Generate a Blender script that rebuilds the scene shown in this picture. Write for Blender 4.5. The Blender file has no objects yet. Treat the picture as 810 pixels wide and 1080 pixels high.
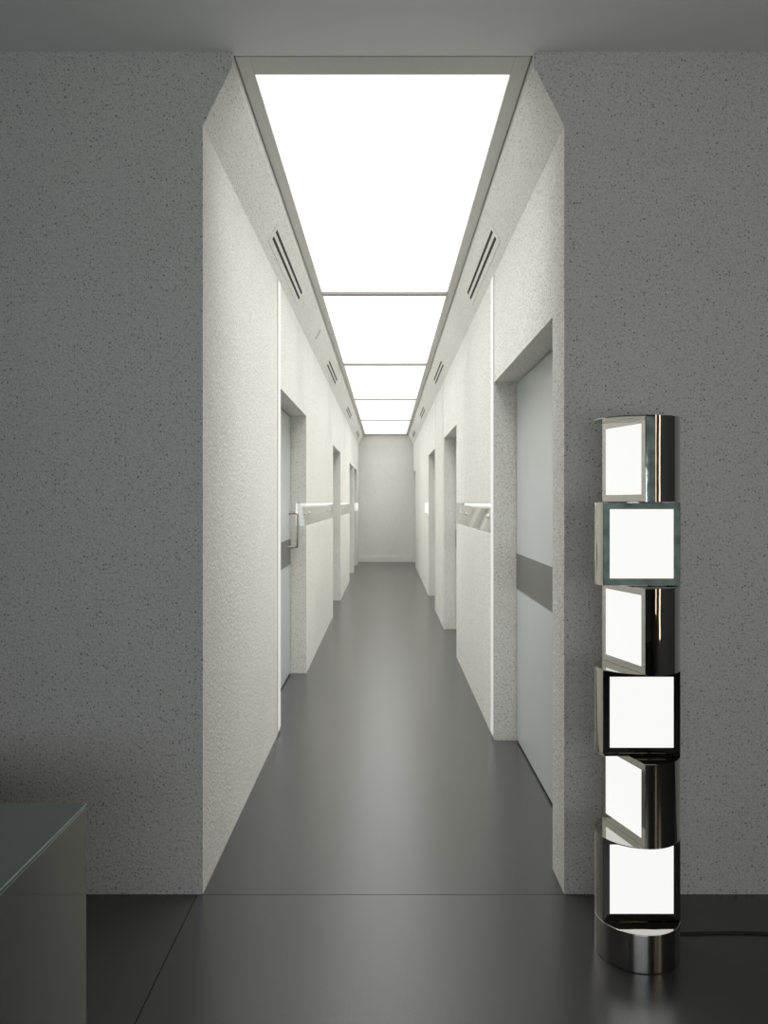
import bpy, bmesh, math
from mathutils import Vector, Matrix

# ------------------------------------------------------------------ camera, world, lights, exposure
C = bpy.context.scene.collection
sc = bpy.context.scene
F = 820.0                      # focal length in pixels of the 810x1080 frame
EYE = 1.45
cd = bpy.data.cameras.new('camera')
cd.sensor_fit = 'VERTICAL'
cd.sensor_height = 24.0
cd.sensor_width = 18.0
cd.lens = 24.0 * F / 1080.0
cd.shift_x = -2.5 / 1080.0
cd.shift_y = -10.0 / 1080.0
cd.clip_start = 0.02
cam = bpy.data.objects.new('camera', cd)
cam.location = (0, 0, EYE)
cam.rotation_euler = (math.pi / 2, 0, 0)
C.objects.link(cam)
sc.camera = cam

w = bpy.data.worlds.new('world')
sc.world = w
w.use_nodes = True
w.node_tree.nodes['Background'].inputs[0].default_value = (0.8, 0.9, 1.0, 1)
w.node_tree.nodes['Background'].inputs[1].default_value = 0.02


def area(name, loc, rot, sx, sy, watts, col):
    l = bpy.data.lights.new(name, 'AREA')
    l.shape = 'RECTANGLE'
    l.size, l.size_y, l.energy, l.color = sx, sy, watts, col
    o = bpy.data.objects.new(name, l)
    o.location, o.rotation_euler = loc, rot
    C.objects.link(o)
    return o


LOBBY_W = 25.5
area('lobby_fill', (0.35, -1.0, 1.4), (math.radians(103), 0, 0), 2.2, 0.7, LOBBY_W, (0.86, 0.92, 1.0))  # added soft fill behind the camera, lifts the lobby wall and ceiling
for x_, y_ in ((2.7, .55), (2.85, -.6)):
    area('lobby_streak_fill', (x_, y_, 1.45), (math.radians(90), 0, math.radians(75)), .22, 1.7, 2.6, (1.0, .84, .64))  # unseen lamps added to give warm streaks in the floor lamp's steel
PANEL_W = 34.0                 # lamp added under each lit panel, narrowed to spare the upper walls
for k_ in range(5):
    l_ = area('panel_fill', (-.0147, 3.026 + 3.168 * (k_ + .5), 3.108), (0, 0, 0), .95, 3.0, PANEL_W * (.7 if k_ == 4 else 1), (1.0, .995, .965))
    l_.data.spread = math.radians(84)
PANEL_E = 1.35                  # the lit ceiling panels
LAMP_E = 0.92                  # the lit squares of the standing lamp
STRIP_E = 0.45

sc.view_settings.view_transform = 'Standard'
sc.view_settings.look = 'None'
sc.view_settings.gamma = 1.0
sc.view_settings.use_curve_mapping = False
sc.view_settings.exposure = 0.0


# ------------------------------------------------------------------ helpers
def box(bm, x0, x1, y0, y1, z0, z1):
    if x0 > x1: x0, x1 = x1, x0
    v = [bm.verts.new(p) for p in ((x0, y0, z0), (x1, y0, z0), (x1, y1, z0), (x0, y1, z0),
                                   (x0, y0, z1), (x1, y0, z1), (x1, y1, z1), (x0, y1, z1))]
    for f in ((0, 3, 2, 1), (4, 5, 6, 7), (0, 1, 5, 4), (1, 2, 6, 5), (2, 3, 7, 6), (3, 0, 4, 7)):
        bm.faces.new([v[i] for i in f])


def prism_y(bm, pts, y0, y1):
    """polygon in x,z extruded along y"""
    a = [bm.verts.new((x, y0, z)) for x, z in pts]
    b = [bm.verts.new((x, y1, z)) for x, z in pts]
    n = len(pts)
    bm.faces.new(a)
    bm.faces.new(list(reversed(b)))
    for i in range(n):
        j = (i + 1) % n
        bm.faces.new([a[j], a[i], b[i], b[j]])


def prism_z(bm, pts, z0, z1):
    """polygon in x,y extruded along z"""
    a = [bm.verts.new((x, y, z0)) for x, y in pts]
    b = [bm.verts.new((x, y, z1)) for x, y in pts]
    n = len(pts)
    bm.faces.new(list(reversed(a)))
    bm.faces.new(b)
    for i in range(n):
        j = (i + 1) % n
        bm.faces.new([a[i], a[j], b[j], b[i]])


def tube(bm, path, r, seg=12):
    """round tube along a list of points"""
    P = [Vector(p) for p in path]
    rings = []
    up = None
    for i, p in enumerate(P):
        t = (P[min(i + 1, len(P) - 1)] - P[max(i - 1, 0)]).normalized()
        if up is None:
            up = Vector((0, 0, 1)) if abs(t.z) < .9 else Vector((1, 0, 0))
        a = (up - t * up.dot(t)).normalized()
        b = t.cross(a)
        up = a
        rings.append([bm.verts.new(p + (a * math.cos(k * 2 * math.pi / seg) + b * math.sin(k * 2 * math.pi / seg)) * r)
                      for k in range(seg)])
    for A, B in zip(rings, rings[1:]):
        for k in range(seg):
            bm.faces.new([A[k], A[(k + 1) % seg], B[(k + 1) % seg], B[k]])
    bm.faces.new(list(reversed(rings[0])))
    bm.faces.new(rings[-1])


def obj(name, bm, mat, parent=None, bevel=0.0, smooth=False, segs=2):
    bmesh.ops.recalc_face_normals(bm, faces=bm.faces)
    me = bpy.data.meshes.new(name)
    bm.to_mesh(me)
    bm.free()
    if smooth:
        for p in me.polygons: p.use_smooth = True
        me.set_sharp_from_angle(angle=math.radians(35))
    o = bpy.data.objects.new(name, me)
    C.objects.link(o)
    me.materials.append(mat)
    if parent: o.parent = parent
    if bevel:
        m = o.modifiers.new('bevel', 'BEVEL')
        m.width, m.segments, m.limit_method = bevel, segs, 'ANGLE'
        m.harden_normals = False
    return o


def tag(o, label, cat, group=None):
    o['label'] = label
    o['category'] = cat
    if group: o['group'] = group
    return o


def thing(name, loc, label, cat, group=None):
    o = bpy.data.objects.new(name, None)
    o.empty_display_size = .1
    o.location = loc
    C.objects.link(o)
    return tag(o, label, cat, group)


def struct(name, bm, mat, bevel=0.0):
    o = obj(name, bm, mat, bevel=bevel)
    o['kind'] = 'structure'
    return o


def nodes(name):
    m = bpy.data.materials.new(name)
    m.use_nodes = True
    nt = m.node_tree
    return m, nt, nt.nodes['Principled BSDF'], nt.nodes.new, nt.links.new


def simple(name, col, rough=.5, metal=0.0, spec=.5, noise=0.0, nscale=40, bump=0.0, bscale=60, stretch=(1, 1, 1)):
    m, nt, b, N, L = nodes(name)
    b.inputs['Base Color'].default_value = (*col, 1)
    b.inputs['Roughness'].default_value = rough
    b.inputs['Metallic'].default_value = metal
    b.inputs['Specular IOR Level'].default_value = spec
    tc = N('ShaderNodeTexCoord')
    mp = N('ShaderNodeMapping')
    mp.inputs['Scale'].default_value = stretch
    L(tc.outputs['Object'], mp.inputs['Vector'])
    if noise:
        n = N('ShaderNodeTexNoise')
        n.inputs['Scale'].default_value = nscale
        n.inputs['Detail'].default_value = 4
        L(mp.outputs[0], n.inputs['Vector'])
        r = N('ShaderNodeMapRange')
        r.inputs['To Min'].default_value = 1 - noise
        r.inputs['To Max'].default_value = 1 + noise
        L(n.outputs['Fac'], r.inputs['Value'])
        mx = N('ShaderNodeMix')
        mx.data_type = 'RGBA'
        mx.blend_type = 'MULTIPLY'
        mx.inputs[0].default_value = 1
        mx.inputs[6].default_value = (*col, 1)
        L(r.outputs[0], mx.inputs[7])
        L(mx.outputs[2], b.inputs['Base Color'])
    if bump:
        n2 = N('ShaderNodeTexNoise')
        n2.inputs['Scale'].default_value = bscale
        n2.inputs['Detail'].default_value = 3
        L(mp.outputs[0], n2.inputs['Vector'])
        bp = N('ShaderNodeBump')
        bp.inputs['Strength'].default_value = bump
        bp.inputs['Distance'].default_value = .01
        L(n2.outputs['Fac'], bp.inputs['Height'])
        L(bp.outputs[0], b.inputs['Normal'])
    return m


def emit(name, col, strength, base=.8):
    m, nt, b, N, L = nodes(name)
    b.inputs['Base Color'].default_value = (base, base, base, 1)
    b.inputs['Roughness'].default_value = .6
    b.inputs['Emission Color'].default_value = (*col, 1)
    b.inputs['Emission Strength'].default_value = strength
    return m


def plaster(name, col, speck=.35, grain=.17, bump=.5):
    """mineral plaster: fine grain, scattered dark grit, stippled surface"""
    m, nt, b, N, L = nodes(name)
    b.inputs['Roughness'].default_value = .85
    b.inputs['Specular IOR Level'].default_value = .25
    tc = N('ShaderNodeTexCoord')
    gr = N('ShaderNodeTexNoise')
    gr.inputs['Scale'].default_value = 130
    gr.inputs['Detail'].default_value = 3
    L(tc.outputs['Object'], gr.inputs['Vector'])
    big = N('ShaderNodeTexNoise')
    big.inputs['Scale'].default_value = 2.2
    big.inputs['Detail'].default_value = 3
    L(tc.outputs['Object'], big.inputs['Vector'])
    r = N('ShaderNodeMapRange')
    r.inputs['From Min'].default_value = .3
    r.inputs['From Max'].default_value = .7
    r.inputs['To Min'].default_value = 1 - grain
    r.inputs['To Max'].default_value = 1 + grain
    L(gr.outputs['Fac'], r.inputs['Value'])
    rb = N('ShaderNodeMapRange')
    rb.inputs['To Min'].default_value = .95
    rb.inputs['To Max'].default_value = 1.05
    L(big.outputs['Fac'], rb.inputs['Value'])
    mul = N('ShaderNodeMath')
    mul.operation = 'MULTIPLY'
    L(r.outputs[0], mul.inputs[0])
    L(rb.outputs[0], mul.inputs[1])
    last = mul.outputs[0]
    for sc_, lo, hi in ((85, .30, speck), (150, .40, .50)):
        v = N('ShaderNodeTexVoronoi')
        v.inputs['Scale'].default_value = sc_
        L(tc.outputs['Object'], v.inputs['Vector'])
        sep = N('ShaderNodeSeparateColor')
        L(v.outputs['Color'], sep.inputs[0])
        th = N('ShaderNodeMapRange')          # only some cells carry a grain of grit, of varied size
        th.inputs['From Min'].default_value = .45
        th.inputs['From Max'].default_value = 1
        th.inputs['To Min'].default_value = 0
        th.inputs['To Max'].default_value = lo
        L(sep.outputs[0], th.inputs['Value'])
        lt = N('ShaderNodeMath')
        lt.operation = 'LESS_THAN'
        L(v.outputs['Distance'], lt.inputs[0])
        L(th.outputs[0], lt.inputs[1])
        mr = N('ShaderNodeMapRange')
        mr.inputs['To Min'].default_value = 1
        mr.inputs['To Max'].default_value = hi
        L(lt.outputs[0], mr.inputs['Value'])
        m2 = N('ShaderNodeMath')
        m2.operation = 'MULTIPLY'
        L(last, m2.inputs[0])
        L(mr.outputs[0], m2.inputs[1])
        last = m2.outputs[0]
    mx = N('ShaderNodeMix')
    mx.data_type = 'RGBA'
    mx.blend_type = 'MULTIPLY'
    mx.inputs[0].default_value = 1
    mx.inputs[6].default_value = (*col, 1)
    L(last, mx.inputs[7])
    L(mx.outputs[2], b.inputs['Base Color'])
    n2 = N('ShaderNodeTexNoise')
    n2.inputs['Scale'].default_value = 95
    n2.inputs['Detail'].default_value = 2
    L(tc.outputs['Object'], n2.inputs['Vector'])
    bp = N('ShaderNodeBump')
    bp.inputs['Strength'].default_value = bump
    bp.inputs['Distance'].default_value = .006
    L(n2.outputs['Fac'], bp.inputs['Height'])
    L(bp.outputs[0], b.inputs['Normal'])
    return m


M = {}
M['plaster'] = plaster('plaster', (.76, .75, .71))
M['ceiling'] = simple('ceiling_paint', (.86, .865, .84), .8, noise=.03, nscale=3)
M['floor'] = simple('floor_resin', (.036, .0365, .0345), .25, spec=1.0, noise=.10, nscale=9, bump=.06, bscale=160)
M['joint'] = simple('floor_joint', (.03, .03, .03), .8)
M['frame'] = simple('frame_paint', (.66, .66, .62), .45, noise=.03)
M['bar'] = simple('bar_paint', (.42, .42, .39), .5, noise=.03)
M['white'] = simple('white_paint', (.62, .62, .59), .5, noise=.02)
M['black'] = simple('black_slot', (.012, .012, .012), .8)
M['leaf'] = simple('door_leaf_laminate', (.50, .53, .525), .32, noise=.03, nscale=5)
M['band'] = simple('door_band_metal', (.17, .17, .16), .4, metal=.4, noise=.04, nscale=30, stretch=(1, 1, 20))
M['steel'] = simple('polished_steel', (.62, .60, .56), .05, metal=1, bump=.02, bscale=6)
M['nickel'] = simple('handle_nickel', (.46, .44, .40), .25, metal=1)
M['mirror'] = simple('mirror_steel', (.90, .885, .84), .03, metal=1)
M['lampsteel'] = simple('lamp_polished_steel', (.56, .535, .49), .035, metal=1, bump=.10, bscale=7)
M['lampflat'] = simple('lamp_face_steel', (.58, .565, .53), .06, metal=1)
M['lampglass'] = simple('lamp_green_glass', (.46, .575, .52), .10, metal=.4, noise=.8, nscale=24, bump=.07, bscale=22)  # noise paints swirling reflections into the green glass colour
M['countertop'] = simple('counter_top_steel', (.34, .40, .38), .16, metal=1, noise=.05, nscale=60)
M['counter'] = simple('counter_side_steel', (.38, .38, .35), .07, metal=1, noise=.04, nscale=60)
M['cord'] = simple('black_cord', (.012, .012, .012), .5)
M['panel'] = emit('ceiling_panel_light', (1.0, 1.0, .975), PANEL_E)
M['lamp'] = emit('lamp_panel_light', (1.0, 1.0, .965), LAMP_E, .12)
M['dark'] = simple('lobby_dark_unseen', (.21, .21, .20), .7, noise=.05, nscale=6)  # unseen lobby walls, darkened so the lamp's steel reflects a dark room
M['strip'] = emit('strip_light', (1.0, .99, .95), STRIP_E)
M['upright'] = emit('upright_strip_light', (1.0, .99, .95), .30, .6)
M['glow'] = emit('acrylic_glow', (.85, 1.0, 1.0), .16)

# ------------------------------------------------------------------ the room shell
XL, XR = -.6794, .6583            # corridor wall faces
XLO, XRO = -.95, .93              # their outer faces
CL, CR = -.5706, .546             # top of the sloped cornices
ZC0, ZC1, ZT = 2.844, 3.065, 3.118
YF, YW, YB = 2.877, 3.0, 19.0     # lobby wall front face, back face; end wall
ZD = 2.184                        # door head
NZ0, NZ1, ND = 1.253, 1.45, .09   # niche in the wall: bottom, top, depth
RX, RY = 3.1, -3.6                # lobby extents

bm = bmesh.new()                   # floor slabs with open joints over a screed
J = .003
box(bm, -RX, -.70 - J / 2, RY, YF - .004, -.05, 0)
box(bm, -.70 + J / 2, RX, RY, YF - .004, -.05, 0)
box(bm, -RX, RX, YF - .001, YB + .3, -.05, 0)
struct('floor', bm, M['floor'])
bm = bmesh.new()
box(bm, -RX, RX, RY, YB + .3, -.10, -.045)
struct('floor_subfloor', bm, M['joint'])

bm = bmesh.new()
box(bm, -RX, RX, RY, 2.903, ZT, ZT + .15)
box(bm, -1.2, 1.2, 2.903, YB + .3, ZT + .10, ZT + .2)
struct('ceiling', bm, M['ceiling'])

bm = bmesh.new()                   # lobby wall with the corridor mouth cut through it
prism_y(bm, [(-RX, 0), (XL, 0), (XL, ZC0), (CL, ZC1), (CL, ZT + .02), (-RX, ZT + .02)], YF, YW)
prism_y(bm, [(RX, 0), (XR, 0), (XR, ZC0), (CR, ZC1), (CR, ZT + .02), (RX, ZT + .02)], YF, YW)
struct('wall_front', bm, M['plaster'])

# door openings along the corridor (near, far) and the piers between them
LD = [(4.96, 6.60), (9.90, 11.50), (14.35, 16.00), (16.35, 17.90)]
RD = [(3.08, 4.74), (7.30, 8.90), (10.55, 12.10), (17.50, 18.85)]
LN = {1: (6.55, 9.95), 2: (11.56, 14.40), 4: (17.85, 18.80)}     # pier index -> niche span
RN = {1: (4.775, 7.35), 3: (12.14, 13.40)}


def corridor_wall(side):
    s = -1 if side == 'left' else 1
    xi, xo = (XL, XLO) if s < 0 else (XR, XRO)
    ct = CL if s < 0 else CR
    D, Nn = (LD, LN) if s < 0 else (RD, RN)
    bm = bmesh.new()
    y = YW
    piers = []
    for a, b in D:
        piers.append((y, a))
        box(bm, xi, xo, a, b, ZD, ZC0)
        y = b
    piers.append((y, YB))
    for i, (a, b) in enumerate(piers):
        if b - a < .01: continue
        if i not in Nn:
            box(bm, xi, xo, a, b, 0, ZC0)
            continue
        n0, n1 = max(a, Nn[i][0]), min(b, Nn[i][1])
        box(bm, xi, xo, a, b, 0, NZ0)
        box(bm, xi, xo, a, b, NZ1, ZC0)
        box(bm, xi + s * ND, xo, n0, n1, NZ0, NZ1)
        if n0 > a: box(bm, xi, xo, a, n0, NZ0, NZ1)
        if n1 < b: box(bm, xi, xo, n1, b, NZ0, NZ1)
    prism_y(bm, [(xi, ZC0), (ct, ZC1), (ct, ZT + .06), (xo, ZT + .06), (xo, ZC0)], YW, YB)
    box(bm, xo, xo + s * .08, YW, YB, 0, ZT + .06)
    return struct('wall_' + side, bm, M['plaster'])


corridor_wall('left')
corridor_wall('right')
bm = bmesh.new()
box(bm, -1.0, 1.0, YB, YB + .15, 0, ZT + .06)
struct('wall_back', bm, M['plaster'])
bm = bmesh.new()
box(bm, XL, XR, YB - .012, YB, 0, .14)
struct('baseboard_back', bm, M['plaster'])
for nm, a in (('wall_lobby_left', (-RX - .1, -RX, RY, YW)), ('wall_lobby_right', (RX, RX + .1, RY, YW)),
              ('wall_lobby_rear', (-RX, RX, RY - .1, RY))):
    bm = bmesh.new()
    box(bm, *a, 0, ZT)
    struct(nm, bm, M['dark'])

# frame of the lit ceiling
PX0, PX1 = -.511, .4815
P0, PL = 3.026, 3.168
bm = bmesh.new()
FB = ZT - .004
box(bm, CL + .004, PX0, 2.906, YB - .002, FB, ZT + .03)
box(bm, PX1, CR - .004, 2.906, YB - .002, FB, ZT + .03)
box(bm, PX0, PX1, 2.906, P0, FB, ZT + .03)
box(bm, PX0, PX1, P0 + 5 * PL, YB - .002, FB, ZT + .03)
struct('trim_1', bm, M['frame'], bevel=.002)
bm = bmesh.new()
for k in range(1, 5):
    y = P0 + k * PL
    box(bm, PX0, PX1, y - .036, y + .036, FB - .012, ZT + .03)
struct('trim_2', bm, M['bar'], bevel=.002)
bm = bmesh.new()                                     # slim upright seams on the right-hand wall
box(bm, XR - .002, XR + .01, 9.03, 9.045, .01, ZC0 - .002)
box(bm, XR - .002, XR + .01, 10.33, 10.345, .01, ZC0 - .002)
struct('trim_3', bm, M['bar'])

# ------------------------------------------------------------------ doors
dn = 0
for s, D in ((-1, LD), (1, RD)):
    for a, b in D:
        dn += 1
        xi = XL if s < 0 else XR
        x0, x1 = xi + s * .134, xi + s * .176
        y0, y1 = a + .012, b - .012
        bm = bmesh.new()
        box(bm, x0, x1, y0, y1, .012, ZD - .010)
        d = struct('door_%d' % dn, bm, M['leaf'], bevel=.002)
        bm = bmesh.new()
        box(bm, x0 - s * .0025, x0 + s * .004, y0 + .001, y1 - .001, .930, 1.142)
        bo = obj('door_band', bm, M['band'], d)
        bo['label'] = 'dark grey metal band across the door'
        if dn == 1:
            # D-shaped pull near the far edge
            yh = y1 - .085
            xf, xp = x0, x0 + .072
            pts = [(xf, 1.075)]
            r = .022
            for k in range(7):
                t = k / 6 * math.pi / 2
                pts.append((xp - r + r * math.sin(t), 1.075 + r - r * math.cos(t)))
            for k in range(7):
                t = k / 6 * math.pi / 2
                pts.append((xp - r + r * math.cos(t), 1.362 - r + r * math.sin(t)))
            pts.append((xf, 1.362))
            bm = bmesh.new()
            tube(bm, [(x, yh, z) for x, z in pts], .0108, 14)
            for z in (1.075, 1.362):
                tube(bm, [(xf + .0005, yh, z), (xf + .008, yh, z)], .019, 18)
            h = obj('door_handle', bm, M['nickel'], d, smooth=True)
            h['label'] = 'brushed metal D-shaped pull handle'

# ------------------------------------------------------------------ lit ceiling panels
ORD = ['largest white lit ceiling panel over the corridor mouth, nearest the lobby',
       'white lit ceiling panel, second from the lobby',
       'white lit ceiling panel in the middle of the row of five',
       'white lit ceiling panel, fourth from the lobby, last but one',
       'smallest white lit ceiling panel, touching the end wall']
for k in range(5):
    y0, y1 = P0 + k * PL + (.038 if k else .003), P0 + (k + 1) * PL - (.038 if k < 4 else .003)
    t = thing('ceiling_light', ((PX0 + PX1) / 2, (y0 + y1) / 2, ZT), ORD[k], 'ceiling light', 'lit ceiling panels of the corridor')
    hx, hy = (PX1 - PX0) / 2 - .003, (y1 - y0) / 2
    bm = bmesh.new()
    box(bm, -hx, hx, -hy, hy, .002, .012)
    obj('diffuser', bm, M['panel'], t)
    bm = bmesh.new()
    box(bm, -hx, hx, -hy, hy, .013, .05)
    obj('housing', bm, M['white'], t)

# ------------------------------------------------------------------ upright light strips at the first doors
for s, y0, y1, lab in ((-1, 4.835, 4.955, 'slim upright white light strip on the left corridor wall before the first door'),
                       (1, 4.745, 4.86, 'slim upright white light strip on the right corridor wall beyond the wide door')):
    xi = XL if s < 0 else XR
    t = thing('light_strip', (xi, (y0 + y1) / 2, 0), lab, 'light strip', 'upright wall light strips')
    h = (y1 - y0) / 2
    bm = bmesh.new()
    box(bm, 0, -s * .004, -h, h, .022, ZC0 - .003)
    obj('profile', bm, M['white'], t)
    bm = bmesh.new()
    box(bm, -s * .004, -s * .007, -h + .006, h - .006, .026, ZC0 - .006)
    obj('diffuser', bm, M['upright'], t)

# ------------------------------------------------------------------ mirror ledges with lights in the wall niches
NL = [(-1, 1, 'long mirrored wall niche with glowing end beside the left door with the pull handle'),
      (-1, 2, 'mirrored wall niche beyond the second opening of the left wall'),
      (-1, 4, 'small glowing white wall niche at the far end of the left wall'),
      (1, 1, 'mirrored wall niche with white knobs just beyond the wide right door'),
      (1, 3, 'small white wall niche far down the right wall, mirror reflection set as glow')]
for s, i, lab in NL:
    xi = XL if s < 0 else XR
    D = LD if s < 0 else RD
    n0, n1 = (LN if s < 0 else RN)[i]
    lo = D[i - 1][1]
    hi = D[i][0] if i < len(D) else YB
    n0, n1 = max(n0, lo), min(n1, hi)
    t = thing('niche_mirror', (xi, (n0 + n1) / 2, NZ0), lab, 'wall niche', 'mirrored wall niches along the corridor')
    g = .002
    h = (n1 - n0) / 2 - g
    H = NZ1 - NZ0 - g
    d = s                                       # into the wall
    far = i in (3, 4) and not (s < 0 and i == 3)
    glow = (s < 0 and i in (1, 4)) or (s > 0 and i == 3)
    # lit body behind the leaning mirror
    bm = bmesh.new()
    prism_y(bm, [(d * .016, g), (d * (ND - .004), g), (d * (ND - .004), H - .004), (d * .052, H - .004)], -h + .002, h - .002)
    obj('light_body', bm, M['glow'] if glow else M['white'], t)
    # leaning mirror plate
    bm = bmesh.new()
    if far:
        prism_y(bm, [(d * .004, g), (d * .008, g), (d * .044, H - .03), (d * .040, H - .03)], -h + .5, h - .01)
    else:
        prism_y(bm, [(d * .004, g), (d * .010, g), (d * .048, H - .026), (d * .042, H - .026)], -h + .004, h - .004)
    obj('mirror_plate', bm, M['mirror'], t)
    # light bar under the head of the niche
    y1 = h - .003
    if s > 0 and i == 1: y1 = 6.6 - (n0 + n1) / 2
    bm = bmesh.new()
    box(bm, d * .004, d * .05, -h + .003, y1, H - .023, H)
    obj('light_bar', bm, M['strip'], t)
    if glow:                                    # bright edges of the glowing end
        bm = bmesh.new()
        box(bm, d * (ND - .012), d * (ND - .001), -h - .0005, -h + .004, g, H)
        if far:
            box(bm, d * .002, d * .006, -h, -h + (.9 if s < 0 else 1.15), g + .02, H - .024)  # right-hand niche: glowing plate stands in for a mirror reflection
        obj('light_edge', bm, M['strip'], t)
    if not far:
        for yk in ([n0 + .28, n1 - .38] if i == 1 else [n1 - .9]):
            zk = 1.358 - NZ0
            yy = yk - (n0 + n1) / 2
            xk = d * (.006 + .037 * zk / (H - .026))
            bm = bmesh.new()
            tube(bm, [(xk, yy, zk - .012), (xk - d * .024, yy, zk)], .004, 10)
            st = obj('hook', bm, M['white'], t, smooth=True)
            bm = bmesh.new()
            bmesh.ops.create_uvsphere(bm, u_segments=20, v_segments=12, radius=.0145,
                                      matrix=Matrix.Translation((xk - d * .026, yy, zk)) @ Matrix.Diagonal((.75, 1, 1, 1)))
            k = obj('knob', bm, M['white'], st, smooth=True)
            k['label'] = 'small round white knob of the hook'

# ------------------------------------------------------------------ air vents in the sloped cornices
WHICH = ['nearest the lobby', 'second from the lobby', 'third from the lobby', 'farthest from the lobby']
for s in (-1, 1):
    xi, ct = (XL, CL) if s < 0 else (XR, CR)
    A, B = Vector((xi, 0, ZC0)), Vector((ct, 0, ZC1))
    u = (B - A).normalized()
    Ln = (B - A).length
    nrm = Vector((-s * u.z, 0, -abs(u.x)))      # into the corridor, downwards
    nrm.normalize()
    for k in range(4):
        y0 = 4.35 + 4.02 * k
        y1 = min(y0 + 1.30, 18.0)
        t = thing('air_vent', A + u * (.46 * Ln) + Vector((0, (y0 + y1) / 2, 0)),
                  'two-slot air vent in the %s sloped cornice, %s' % ('left' if s < 0 else 'right', WHICH[k]),
                  'air vent', 'air vents in the sloped cornices')
        h = (y1 - y0) / 2
        mat = Matrix((u, Vector((0, 1, 0)), nrm)).transposed().to_4x4()

        def slab(bm, a, b, ya, yb, n0, n1):
            b0 = len(bm.verts)
            box(bm, a, b, ya, yb, n0, n1)
            bm.verts.ensure_lookup_table()
            bmesh.ops.transform(bm, matrix=mat, verts=bm.verts[b0:])
        bm = bmesh.new()
        slab(bm, -.055, .055, -h - .05, h + .05, -.001, .0025)
        obj('faceplate', bm, M['white'] if 0 else M['plaster'], t)
        for q in (-.014, .027):
            bm = bmesh.new()
            slab(bm, q - .009, q + .009, -h, h, .0005, .0035)
            sl = obj('slot', bm, M['black'], t)
            sl['label'] = 'thin black slot'

bm = bmesh.new()
A, B = Vector((XL, 7.0, ZC0)), Vector((CL, 7.0, ZC1))
p0, p1 = A.lerp(B, .36), A.lerp(B, .74)
n = Vector((.89, 0, -.45))
tube(bm, [p0 + n * .004, p1 + n * .004], .011, 8)
tag(obj('small_bracket', bm, M['white'], smooth=True),
    'tiny white bar-shaped bracket on the left sloped cornice between the first two vents', 'bracket')

# ------------------------------------------------------------------ standing lamp of stacked steel modules
LX, LY, R = .811, 2.52, .1325
lamp = thing('floor_lamp', (LX, LY, 0), 'tall polished steel floor lamp of stacked glowing square modules by the right wall', 'floor lamp')
DC = .050                        # face lies this far in front of the axis
PHI = math.acos(DC / R)
Z0, MH = .120, .2663


def rot(p, ang):
    c, s_ = math.cos(ang), math.sin(ang)
    return (p[0] * c - p[1] * s_, p[0] * s_ + p[1] * c)


def dshape(ang, rad, dc, n=72):
    """disc of radius rad with the side towards -y cut off, turned by ang"""
    phi = math.acos(dc / rad)
    pts = []
    for k in range(n + 1):
        t = -math.pi / 2 + phi + (2 * math.pi - 2 * phi) * k / n
        pts.append(rot((rad * math.cos(t), rad * math.sin(t)), ang))
    return pts


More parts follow.
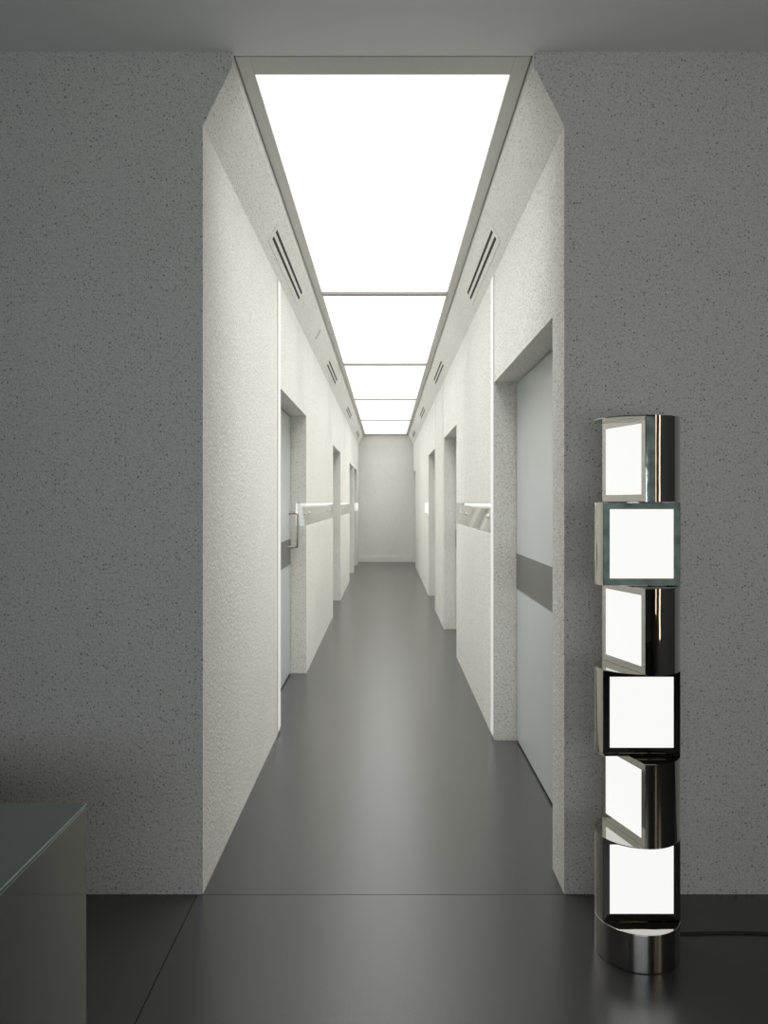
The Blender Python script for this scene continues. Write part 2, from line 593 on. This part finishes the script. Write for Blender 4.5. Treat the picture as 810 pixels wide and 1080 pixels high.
bm = bmesh.new()                 # base drum
bmesh.ops.create_cone(bm, cap_ends=True, segments=96, radius1=R, radius2=R, depth=Z0 - .002,
                      matrix=Matrix.Translation((0, 0, Z0 / 2)))
b = obj('base', bm, M['lampsteel'], lamp, bevel=.0015, smooth=True)
TURN = -math.radians(74)
FH = R * math.sin(PHI)           # half width of the face
for k in range(6):
    z0 = Z0 + MH * k
    z1 = z0 + MH
    if k == 1: z1 -= .0075    # the slab under the module above takes this much
    turned = k % 2 == 1
    ang = TURN if turned else 0.0
    glass = k >= 4
    # curved shell with end caps
    pts = dshape(ang, R, DC)
    bm = bmesh.new()
    a = [bm.verts.new((x, y, z0 + .001)) for x, y in pts]
    c_ = [bm.verts.new((x, y, z1 - .001)) for x, y in pts]
    for i in range(len(pts) - 1):
        bm.faces.new([a[i], a[i + 1], c_[i + 1], c_[i]])
    bm.faces.new(list(reversed(a)))
    bm.faces.new(c_)
    sh = obj('module', bm, M['lampsteel'], lamp, smooth=True)
    # face frame with a square window
    fw, wz0, wz1 = .1015, z0 + (.0185 if k == 2 else .0235), z1 - .0225
    th = .004
    bm = bmesh.new()

    def fbox(x0, x1, za, zb, ya, yb):
        b0 = len(bm.verts)
        box(bm, x0, x1, ya, yb, za, zb)
        bm.verts.ensure_lookup_table()
        bmesh.ops.rotate(bm, verts=bm.verts[b0:], cent=(0, 0, 0), matrix=Matrix.Rotation(ang, 3, 'Z'))
    ya, yb = -DC - .001, -DC + th
    fbox(-FH + .0012, -fw, z0 + .002, z1 - .002, ya, yb)
    fbox(fw, FH - .0012, z0 + .002, z1 - .002, ya, yb)
    fbox(-fw, fw, z0 + .002, wz0, ya, yb)
    fbox(-fw, fw, wz1, z1 - .002, ya, yb)
    f = obj('face_frame', bm, M['lampglass'] if k == 4 else M['lampflat'], sh)
    if k == 4: f['label'] = 'wavy green glass surround'
    bm = bmesh.new()
    fbox(-fw, fw, wz0, wz1, -DC + .0005, -DC + .003)
    p = obj('light_panel', bm, M['lamp'], sh)
    p['label'] = 'glowing white square'
    if k in (0, 2, 5):           # full round plate closing the top
        bm = bmesh.new()
        bmesh.ops.create_cone(bm, cap_ends=True, segments=96, radius1=R + .0005, radius2=R + .0005, depth=.003,
                              matrix=Matrix.Translation((0, 0, z1)))
        obj('top_plate', bm, M['lampflat'], sh, smooth=True)
    if k == 2:                   # straight-fronted slab under a facing module
        bm = bmesh.new()
        prism_z(bm, dshape(ang, R, DC + .004), z0 - .007, z0 - .0005)
        obj('bottom_plate', bm, M['lampflat'], sh, smooth=True)
    if k == 5:                   # green glass edge beside the top square
        bm = bmesh.new()
        pp = [(p_[0], p_[1]) for p_ in dshape(ang, R + .002, DC)]
        q = pp[:5]
        inner = [(x * .985, y * .985) for x, y in q]
        prism_z(bm, q + list(reversed(inner)), z0 + .002, z1 - .003)
        g_ = obj('glass_edge', bm, M['lampglass'], sh, smooth=True)
        g_['label'] = 'wavy green glass edge'
bm = bmesh.new()
cp = []
for k in range(40):
    t = k / 39
    cp.append((.10 + t * 1.5, .085 + .012 * math.sin(t * 9) - .01 * t, .0045))
tube(bm, cp, .0035, 8)
obj('power_cord', bm, M['cord'], lamp, smooth=True)

# ------------------------------------------------------------------ steel counter at the left
ct = thing('steel_counter', (-.697, 1.81, 0), 'dark brushed steel block counter with mirror-like side by the left wall', 'counter')
CH, CW, CD = .75, 1.5, 1.15
bm = bmesh.new()
box(bm, -CW, -.001, -CD, -.001, .05, CH - .008)
obj('body', bm, M['counter'], ct, bevel=.0015)
bm = bmesh.new()
box(bm, -CW, 0, -CD, 0, CH - .0075, CH)
obj('worktop', bm, M['countertop'], ct, bevel=.002)
bm = bmesh.new()
box(bm, -CW + .03, -.03, -CD + .03, -.03, 0, .051)
obj('plinth', bm, M['black'], ct)
